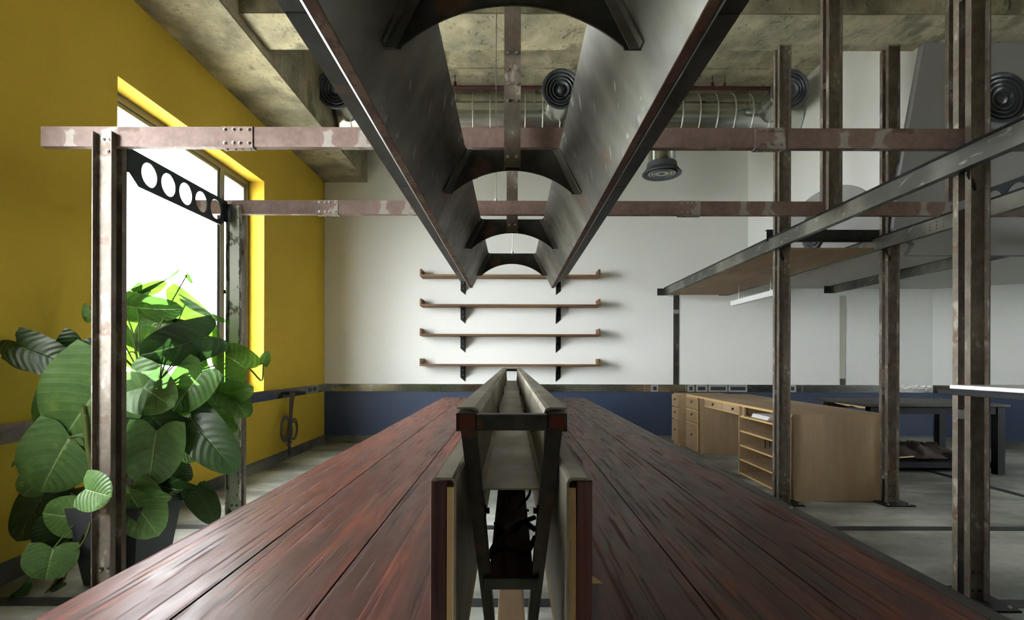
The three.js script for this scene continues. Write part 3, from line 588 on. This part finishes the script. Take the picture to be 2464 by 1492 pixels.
// ---------------------------------------------------------------- plywood desk
{
  const X0 = 2.40, X1 = 3.23, H = 0.745, z0 = -7.1, z1 = -4.42;
  const t = thing('plywood_desk', 'pale plywood desk with open end shelves and shallow drawers', 'desk', [2.8, 0, -5.8]);
  const top = part(t, 'top', box(X0, X1, H - 0.02, H, z0, z1), M.ply, { grain: 'z' });
  part(top, 'edge_band', box(X0 - 0.003, X0, H - 0.022, H - 0.001, z0, z1), M.paleEdge);
  part(t, 'end_panel', box(X0 + 0.012, X1, 0.004, H - 0.02, z1 - 0.018, z1), M.ply, { grain: 'y' });
  part(t, 'shelf_side', box(X0, 3.0, 0.004, H - 0.02, -5.47, -5.452), M.ply, { grain: 'y' });
  part(t, 'shelf_side', box(X0, 3.0, 0.004, H - 0.02, z1 - 0.036, z1 - 0.018), M.ply, { grain: 'y' });
  part(t, 'shelf_back', box(2.98, 3.0, 0.004, H - 0.02, -5.45, z1 - 0.04), M.ply, { grain: 'y' });
  for (const y of [0.012, 0.155, 0.305, 0.455, 0.608]) { const s = part(t, 'shelf', box(X0 + 0.012, 2.98, y, y + 0.016, -5.452, z1 - 0.036), M.ply, { grain: 'z' }); part(s, 'edge_band', box(X0 + 0.009, X0 + 0.012, y, y + 0.016, -5.452, z1 - 0.036), M.paleEdge); }
  const handle = (p, x, y, z) => { const h = part(p, 'handle', [new THREE.TorusGeometry(0.016, 0.003, 6, 16, Math.PI).rotateZ(Math.PI).rotateY(Math.PI / 2).translate(x - 0.006, y, z), box(x - 0.004, x, y - 0.004, y + 0.01, z - 0.022, z + 0.022)], M.blackSteel); return h; };
  for (const [a, b] of [[-6.52, -5.98], [-5.97, -5.40]]) {
    const d = part(t, 'shallow_drawer', [box(X0 + 0.03, X0 + 0.05, H - 0.118, H - 0.028, a, b), box(X0 + 0.05, X0 + 0.4, H - 0.11, H - 0.03, a + 0.02, b - 0.02)], M.ply, { grain: 'z' });
    part(d, 'edge_band', [box(X0 + 0.027, X0 + 0.03, H - 0.122, H - 0.112, a, b), box(X0 + 0.027, X0 + 0.03, H - 0.036, H - 0.026, a, b)], M.paleEdge); handle(d, X0 + 0.03, H - 0.07, (a + b) / 2);
  }
  part(t, 'pedestal', box(X0 + 0.02, X1, 0.004, H - 0.02, z0, -6.64), M.ply, { grain: 'y' });
  for (const [a, b] of [[0.03, 0.38], [0.39, 0.555], [0.565, 0.715]]) { const d = part(t, 'drawer', rbox(X0 - 0.012, X0 + 0.02, a, b, z0 + 0.015, -6.655, 0.004), M.ply, { grain: 'z' }); part(d, 'edge_band', [box(X0 - 0.014, X0 - 0.002, b - 0.008, b + 0.002, z0 + 0.01, -6.645), box(X0 - 0.014, X0 - 0.002, a, b, -6.655, -6.645)], M.paleEdge); handle(d, X0 - 0.012, (a + b) / 2 + 0.02, -6.86); }
}
{
  const t = thing('drawer_pedestal', 'narrow plywood drawer pedestal between the desk and the back wall', 'drawers', [2.6, 0, -7.28]);
  part(t, 'carcass', box(2.33, 3.0, 0.004, 0.74, -7.44, -7.15), M.ply, { grain: 'y' });
  for (const [a, b] of [[0.06, 0.37], [0.38, 0.545], [0.555, 0.725]]) {
    const d = part(t, 'drawer', rbox(2.30, 2.33, a, b, -7.435, -7.155, 0.004), M.ply, { grain: 'z' });
    part(d, 'handle', [new THREE.TorusGeometry(0.016, 0.003, 6, 16, Math.PI).rotateZ(Math.PI).rotateY(Math.PI / 2).translate(2.295, (a + b) / 2 + 0.02, -7.29), box(2.296, 2.3, (a + b) / 2 + 0.016, (a + b) / 2 + 0.03, -7.312, -7.268)], M.blackSteel);
  }
}
{
  const t = thing('paper_stack', 'small stack of white paper on the top desk shelf', 'paper', [2.62, 0.624, -5.15]);
  for (let i = 0; i < 4; i++) part(t, 'sheet', box(2.47 + i * 0.004, 2.72, 0.624 + i * 0.009, 0.632 + i * 0.009, -5.33, -5.0 + i * 0.006), M.paper);
}
solo('wire_holder', [tube([[2.55, 0.325, -5.2], [2.55, 0.41, -5.2], [2.56, 0.42, -5.1], [2.55, 0.325, -5.05]], 0.005, 20, 6), tube([[2.62, 0.325, -5.25], [2.62, 0.40, -5.24], [2.63, 0.405, -5.12], [2.62, 0.325, -5.1]], 0.005, 20, 6)], M.blackSteel, 'black bent wire holder on the middle desk shelf', 'wire holder');

// ---------------------------------------------------------------- black workbench on the right, marble counter
{
  const t = thing('work_bench', 'black workbench with a worn grey top and low shelf by the navy wall', 'workbench', [4.5, 0, -5.9]);
  const x0 = 3.72, x1 = 5.26, z0 = -6.35, z1 = -5.45;
  part(t, 'top', rbox(x0, x1, 0.72, 0.748, z0, z1, 0.004), std({ map: T.floor, color: 0x5a5852, roughness: 0.5 }, { tile: 1.3 }));
  for (const z of [z1 - 0.05, z0 + 0.06]) part(t, 'apron', box(x0 + 0.08, x1 - 0.05, 0.64, 0.72, z - 0.01, z + 0.01), M.blackSteel);
  for (const [x, z] of [[x0 + 0.12, z0 + 0.08], [x0 + 0.12, z1 - 0.07], [x1 - 0.07, z1 - 0.07], [x1 - 0.07, z0 + 0.08]]) part(t, 'leg', rbox(x - 0.04, x + 0.04, 0, 0.72, z - 0.04, z + 0.04, 0.003), M.blackSteel);
  part(t, 'low_shelf', box(x0 + 0.16, x1 - 0.11, 0.06, 0.12, z0 + 0.1, z1 - 0.09), M.blackSteel);
  part(t, 'torn_edge', prism([[-5.95, 0.72], [-5.45, 0.72], [-5.45, 0.704], [-5.53, 0.699], [-5.6, 0.706], [-5.66, 0.713], [-5.72, 0.703], [-5.85, 0.71], [-5.95, 0.716]], x0 - 0.003, x0 + 0.006, 'x'), M.paleEdge);
  const s = solo('cloth_heap', (() => { const g = new THREE.SphereGeometry(1, 40, 24), p = g.attributes.position; for (let i = 0; i < p.count; i++) { const x = p.getX(i), y = p.getY(i), z = p.getZ(i), k = 0.45 + 1.1 * fbm(x * 0.3 + 0.5, z * 0.3 + y * 0.2 + 0.5, 11, 11, 4, 471); p.setXYZ(i, x * 0.34 * k, Math.max(-0.02, y) * 0.15 * k, z * 0.2 * k); } g.computeVertexNormals(); return g.translate(4.55, 0.14, -5.85); })(), M.cloth, 'dark crumpled cloth heap on the workbench low shelf', 'cloth');
  solo('wooden_stick', cyl(0.008, 0.52, 0, 0, 0, 'x', 8).rotateY(0.5).rotateZ(-0.06).translate(4.3, 0.16, -5.62), M.paleEdge, 'thin pale wooden stick lying on the workbench low shelf', 'stick');
}
{
  const t = thing('counter_top', 'white marble counter top on a thin black frame beside the tall column', 'counter', [2.9, 1.04, -1.5]);
  part(t, 'marble_slab', rbox(2.03, 4.1, 1.074, 1.092, -2.4, -0.9, 0.003), M.marble);
  part(t, 'black_frame', rbox(1.99, 4.1, 1.048, 1.072, -2.42, -0.9, 0.002), M.blackSteel);
  for (const [x, z] of [[3.9, -2.3], [3.9, -1.0], [2.75, -1.0]]) part(t, 'leg', [rbox(x - 0.025, x + 0.025, 0.006, 1.05, z - 0.025, z + 0.025, 0.003), box(x - 0.06, x + 0.06, 0, 0.008, z - 0.06, z + 0.06)], M.blackSteel);
}

// ---------------------------------------------------------------- cables hanging from the yellow wall rail
{
  const t = thing('hanging_cable', 'looped bundle of grey cables hanging from the yellow wall rail', 'cables', [XL + 0.05, 0.1, -6.25]);
  const x = XL + 0.04;
  for (const [k, a] of [[0, 0.0], [1, 0.03], [2, -0.03], [3, 0.015], [4, -0.05], [5, 0.05]])
    part(t, 'cable', tube([[x - 0.03, 0.79, -6.28 + a], [x + 0.03, 0.80, -6.24 + a], [x + 0.04 + k * 0.004, 0.7, -6.17 + a * 0.5], [x + 0.04, 0.5, -6.17 + a * 0.4], [x + 0.035, 0.3, -6.16 + a], [x + 0.03, 0.06 + k * 0.03, -6.17 - a]], 0.0125, 40, 8), M.cableGrey);
  for (const [cy, cz, r] of [[0.40, -6.02, 0.115], [0.40, -6.03, 0.10], [0.38, -6.04, 0.108], [0.36, -6.27, 0.10], [0.35, -6.26, 0.085]])
    part(t, 'cable_loop', new THREE.TorusGeometry(r, 0.009, 8, 36).scale(1, 1.25, 1).rotateY(Math.PI / 2).translate(x + 0.03 + r * 0.1, cy, cz), M.cableGrey);
}

// ---------------------------------------------------------------- potted plant
{
  const at = (px, py, d) => new THREE.Vector3((px - VX) / F * d, CAM_Y - (py - VY) / F * d, -d);
  const cx = -2.135, cz = -2.88;
  const t = thing('potted_plant', 'big leafy climbing plant in a tapered grey planter by the window', 'plant', [cx, 0, cz]);
  const ph = 0.42, wt = 0.19, wb = 0.135, wall = 0.014;
  const quad = (w, y) => [[-w, y, -w], [w, y, -w], [w, y, w], [-w, y, w]];
  const frustum = (rings) => { const pos = []; for (let i = 0; i < rings.length - 1; i++) for (let k = 0; k < 4; k++) { const a = rings[i][k], b = rings[i][(k + 1) % 4], c = rings[i + 1][(k + 1) % 4], d = rings[i + 1][k]; pos.push(...a, ...d, ...c, ...a, ...c, ...b); } const g = new THREE.BufferGeometry(); g.setAttribute('position', new THREE.Float32BufferAttribute(pos, 3)); g.computeVertexNormals(); return g.translate(cx, 0, cz); };
  part(t, 'planter', frustum([quad(0.001, 0.001), quad(wb, 0.001), quad(wt, ph), quad(wt - wall, ph), quad(wt - wall - 0.02, ph - 0.06)]), M.planter);
  part(t, 'soil', box(cx - wt + 0.036, cx + wt - 0.036, ph - 0.08, ph - 0.05, cz - wt + 0.036, cz + wt - 0.036), M.soil);
  const stems = [[[cx, 0.35, cz], [cx + 0.03, 0.75, cz - 0.02], [cx - 0.02, 0.9, cz + 0.02], [cx + 0.02, 1.02, cz - 0.03], [cx + 0.03, 1.12, cz - 0.05]], [[cx + 0.08, 0.35, cz - 0.06], [cx + 0.1, 0.75, cz - 0.1], [cx + 0.08, 1.08, cz - 0.14]], [[cx - 0.1, 0.35, cz + 0.08], [cx - 0.12, 0.6, cz + 0.1], [cx - 0.15, 0.95, cz + 0.12]]];
  stems.forEach((s, i) => part(t, 'stem', tube(s, i ? 0.014 : 0.03, 30, 8), i ? M.stem : M.stemDark));
  const trunk = [new THREE.CatmullRomCurve3(stems[0].map((p) => new THREE.Vector3(...p))), new THREE.CatmullRomCurve3(stems[1].map((p) => new THREE.Vector3(...p))), new THREE.CatmullRomCurve3(stems[2].map((p) => new THREE.Vector3(...p)))];
  function leafGeo(B, Tp, w, roll, fold, droop) {
    const L = B.distanceTo(Tp), ay = Tp.clone().sub(B).normalize();
    const toCam = new THREE.Vector3(0, CAM_Y, 0).sub(B).normalize();
    let ax = ay.clone().cross(toCam).normalize(); let n = ax.clone().cross(ay).normalize();
    ax.applyAxisAngle(ay, roll); n.applyAxisAngle(ay, roll);
    const NU = 12, NV = 14, pos = [], uv = [], idx = [];
    const ph = rnd() * 6.28;
    for (let j = 0; j <= NV; j++) for (let i = 0; i <= NU; i++) {
      const s = j / NV, u = i / NU * 2 - 1, au = Math.abs(u);
      const ww = w / 2 * 1.2 * Math.pow(1 - s, 0.55) * (0.66 + 0.95 * s - 0.3 * s * s);
      const lobe = 0.2 * Math.pow(1 - s, 2.5) * Math.sin(Math.min(1, au * 1.25) * Math.PI * 0.62) * L;
      const x = u * ww, y = s * L - lobe - 0.02 * L;
      const z = fold * au * ww - droop * L * (s - 0.3) * (s - 0.3) + 0.016 * L * Math.sin(s * 9 + ph + u * 2) * au - 0.12 * ww * u * u;
      const p = B.clone().addScaledVector(ax, x).addScaledVector(ay, y).addScaledVector(n, z);
      pos.push(p.x, p.y, p.z); uv.push(i / NU, s);
    }
    for (let j = 0; j < NV; j++) for (let i = 0; i < NU; i++) { const a = j * (NU + 1) + i, b = a + 1, c = a + NU + 1, d = c + 1; idx.push(a, b, d, a, d, c); }
    const g = new THREE.BufferGeometry(); g.setAttribute('position', new THREE.Float32BufferAttribute(pos, 3)); g.setAttribute('uv', new THREE.Float32BufferAttribute(uv, 2)); g.setIndex(idx); g.computeVertexNormals(); return g;
  }
  // base px, tip px, width px, depth at base, depth at tip, roll, material
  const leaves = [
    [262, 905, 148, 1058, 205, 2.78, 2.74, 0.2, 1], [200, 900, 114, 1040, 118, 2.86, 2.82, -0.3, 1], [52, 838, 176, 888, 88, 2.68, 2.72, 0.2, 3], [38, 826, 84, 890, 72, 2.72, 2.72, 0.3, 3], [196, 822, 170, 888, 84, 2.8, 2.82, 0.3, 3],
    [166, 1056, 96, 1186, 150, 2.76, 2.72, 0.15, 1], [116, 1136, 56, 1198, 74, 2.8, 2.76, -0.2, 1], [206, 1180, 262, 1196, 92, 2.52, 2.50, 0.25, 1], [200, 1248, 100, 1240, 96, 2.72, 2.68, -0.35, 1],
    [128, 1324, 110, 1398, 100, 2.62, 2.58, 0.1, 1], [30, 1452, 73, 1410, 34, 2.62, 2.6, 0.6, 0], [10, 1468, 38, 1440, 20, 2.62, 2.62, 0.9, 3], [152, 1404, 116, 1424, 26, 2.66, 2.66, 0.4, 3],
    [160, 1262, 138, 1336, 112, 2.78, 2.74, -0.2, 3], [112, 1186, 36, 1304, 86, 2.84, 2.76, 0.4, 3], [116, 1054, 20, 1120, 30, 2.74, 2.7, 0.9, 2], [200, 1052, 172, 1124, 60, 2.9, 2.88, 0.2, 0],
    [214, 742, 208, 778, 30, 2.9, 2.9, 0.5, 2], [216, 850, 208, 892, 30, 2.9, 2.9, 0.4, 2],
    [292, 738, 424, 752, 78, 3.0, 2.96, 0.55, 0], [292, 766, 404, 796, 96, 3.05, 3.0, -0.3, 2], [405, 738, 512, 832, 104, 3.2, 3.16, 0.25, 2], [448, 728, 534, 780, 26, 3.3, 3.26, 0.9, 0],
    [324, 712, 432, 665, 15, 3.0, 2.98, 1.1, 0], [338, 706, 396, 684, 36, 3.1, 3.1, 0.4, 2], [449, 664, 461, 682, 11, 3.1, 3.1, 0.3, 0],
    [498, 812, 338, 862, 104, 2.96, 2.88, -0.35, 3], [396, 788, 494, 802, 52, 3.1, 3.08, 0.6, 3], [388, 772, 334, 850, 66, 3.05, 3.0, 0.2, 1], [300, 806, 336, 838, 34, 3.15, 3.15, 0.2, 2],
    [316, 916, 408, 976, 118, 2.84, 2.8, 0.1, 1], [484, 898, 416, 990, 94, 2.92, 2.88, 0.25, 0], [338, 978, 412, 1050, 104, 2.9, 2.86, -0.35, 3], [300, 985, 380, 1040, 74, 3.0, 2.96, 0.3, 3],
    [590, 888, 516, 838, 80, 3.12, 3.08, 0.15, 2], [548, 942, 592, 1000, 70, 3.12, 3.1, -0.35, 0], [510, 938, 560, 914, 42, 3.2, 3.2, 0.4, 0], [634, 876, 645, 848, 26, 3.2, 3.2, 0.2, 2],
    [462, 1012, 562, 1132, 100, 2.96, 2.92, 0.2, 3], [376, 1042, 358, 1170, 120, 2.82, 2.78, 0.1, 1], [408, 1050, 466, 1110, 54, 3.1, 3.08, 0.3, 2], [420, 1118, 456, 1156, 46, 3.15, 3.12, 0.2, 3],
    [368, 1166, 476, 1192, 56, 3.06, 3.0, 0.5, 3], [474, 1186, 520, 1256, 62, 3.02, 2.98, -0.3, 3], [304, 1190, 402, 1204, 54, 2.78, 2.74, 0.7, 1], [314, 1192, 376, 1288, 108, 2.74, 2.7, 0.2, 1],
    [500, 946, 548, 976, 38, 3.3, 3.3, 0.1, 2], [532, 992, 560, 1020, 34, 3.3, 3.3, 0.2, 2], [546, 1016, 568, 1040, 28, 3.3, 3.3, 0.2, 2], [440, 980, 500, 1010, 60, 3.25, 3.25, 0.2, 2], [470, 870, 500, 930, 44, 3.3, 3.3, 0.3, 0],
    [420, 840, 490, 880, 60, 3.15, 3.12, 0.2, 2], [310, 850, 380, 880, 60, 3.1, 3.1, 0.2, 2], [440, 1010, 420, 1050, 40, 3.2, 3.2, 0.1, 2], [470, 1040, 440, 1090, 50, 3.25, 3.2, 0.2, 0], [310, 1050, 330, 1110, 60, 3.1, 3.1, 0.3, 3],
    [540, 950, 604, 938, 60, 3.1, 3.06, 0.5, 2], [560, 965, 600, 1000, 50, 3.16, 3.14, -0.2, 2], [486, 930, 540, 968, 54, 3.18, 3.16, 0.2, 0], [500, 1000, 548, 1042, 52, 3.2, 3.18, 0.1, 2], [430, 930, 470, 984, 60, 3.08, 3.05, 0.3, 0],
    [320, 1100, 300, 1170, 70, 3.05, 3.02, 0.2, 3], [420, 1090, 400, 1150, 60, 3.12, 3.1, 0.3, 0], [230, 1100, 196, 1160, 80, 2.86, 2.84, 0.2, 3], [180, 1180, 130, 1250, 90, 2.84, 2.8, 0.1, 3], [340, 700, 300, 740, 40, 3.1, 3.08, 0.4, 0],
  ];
  for (const [bx, by, tx, ty, w, d0, d1, roll, k] of leaves) {
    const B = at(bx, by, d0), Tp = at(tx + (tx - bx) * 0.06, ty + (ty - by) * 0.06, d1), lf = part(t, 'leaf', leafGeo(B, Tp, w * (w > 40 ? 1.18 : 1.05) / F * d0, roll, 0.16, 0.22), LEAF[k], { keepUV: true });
    let best = null; trunk.forEach((c) => { for (let i = 0; i <= 20; i++) { const p = c.getPoint(i / 20), e = p.distanceTo(B) + Math.max(0, p.y - B.y + 0.12) * 1.5; if (!best || e < best[0]) best = [e, p]; } });
    const m = best[1].clone().lerp(B, 0.55); m.y += 0.05; m.z -= 0.01;
    part(lf, 'petiole', tube([best[1].toArray(), m.toArray(), B.toArray()], 0.0038, 12, 6), M.stem);
  }
  // trailing vine and the bare shoot before the window reveal
  part(t, 'vine', tube([at(225, 1235, 2.72), at(205, 1300, 2.68), at(165, 1350, 2.66), at(120, 1420, 2.66), at(70, 1462, 2.64), at(30, 1452, 2.63)].map((v) => v.toArray()), 0.006, 40, 6), M.stem);
  part(t, 'vine', tube([at(225, 1250, 2.74), at(190, 1310, 2.7), at(160, 1345, 2.68)].map((v) => v.toArray()), 0.008, 16, 6), M.stemDark);
  part(t, 'shoot', tube([at(560, 880, 3.15), at(598, 888, 3.18), at(622, 912, 3.2), at(630, 918, 3.2), at(634, 876, 3.2)].map((v) => v.toArray()), 0.005, 24, 6), M.stem);
}

scene.traverse((o) => { if (o.isMesh) o.castShadow = o.receiveShadow = true; });
renderer.render(scene, camera);
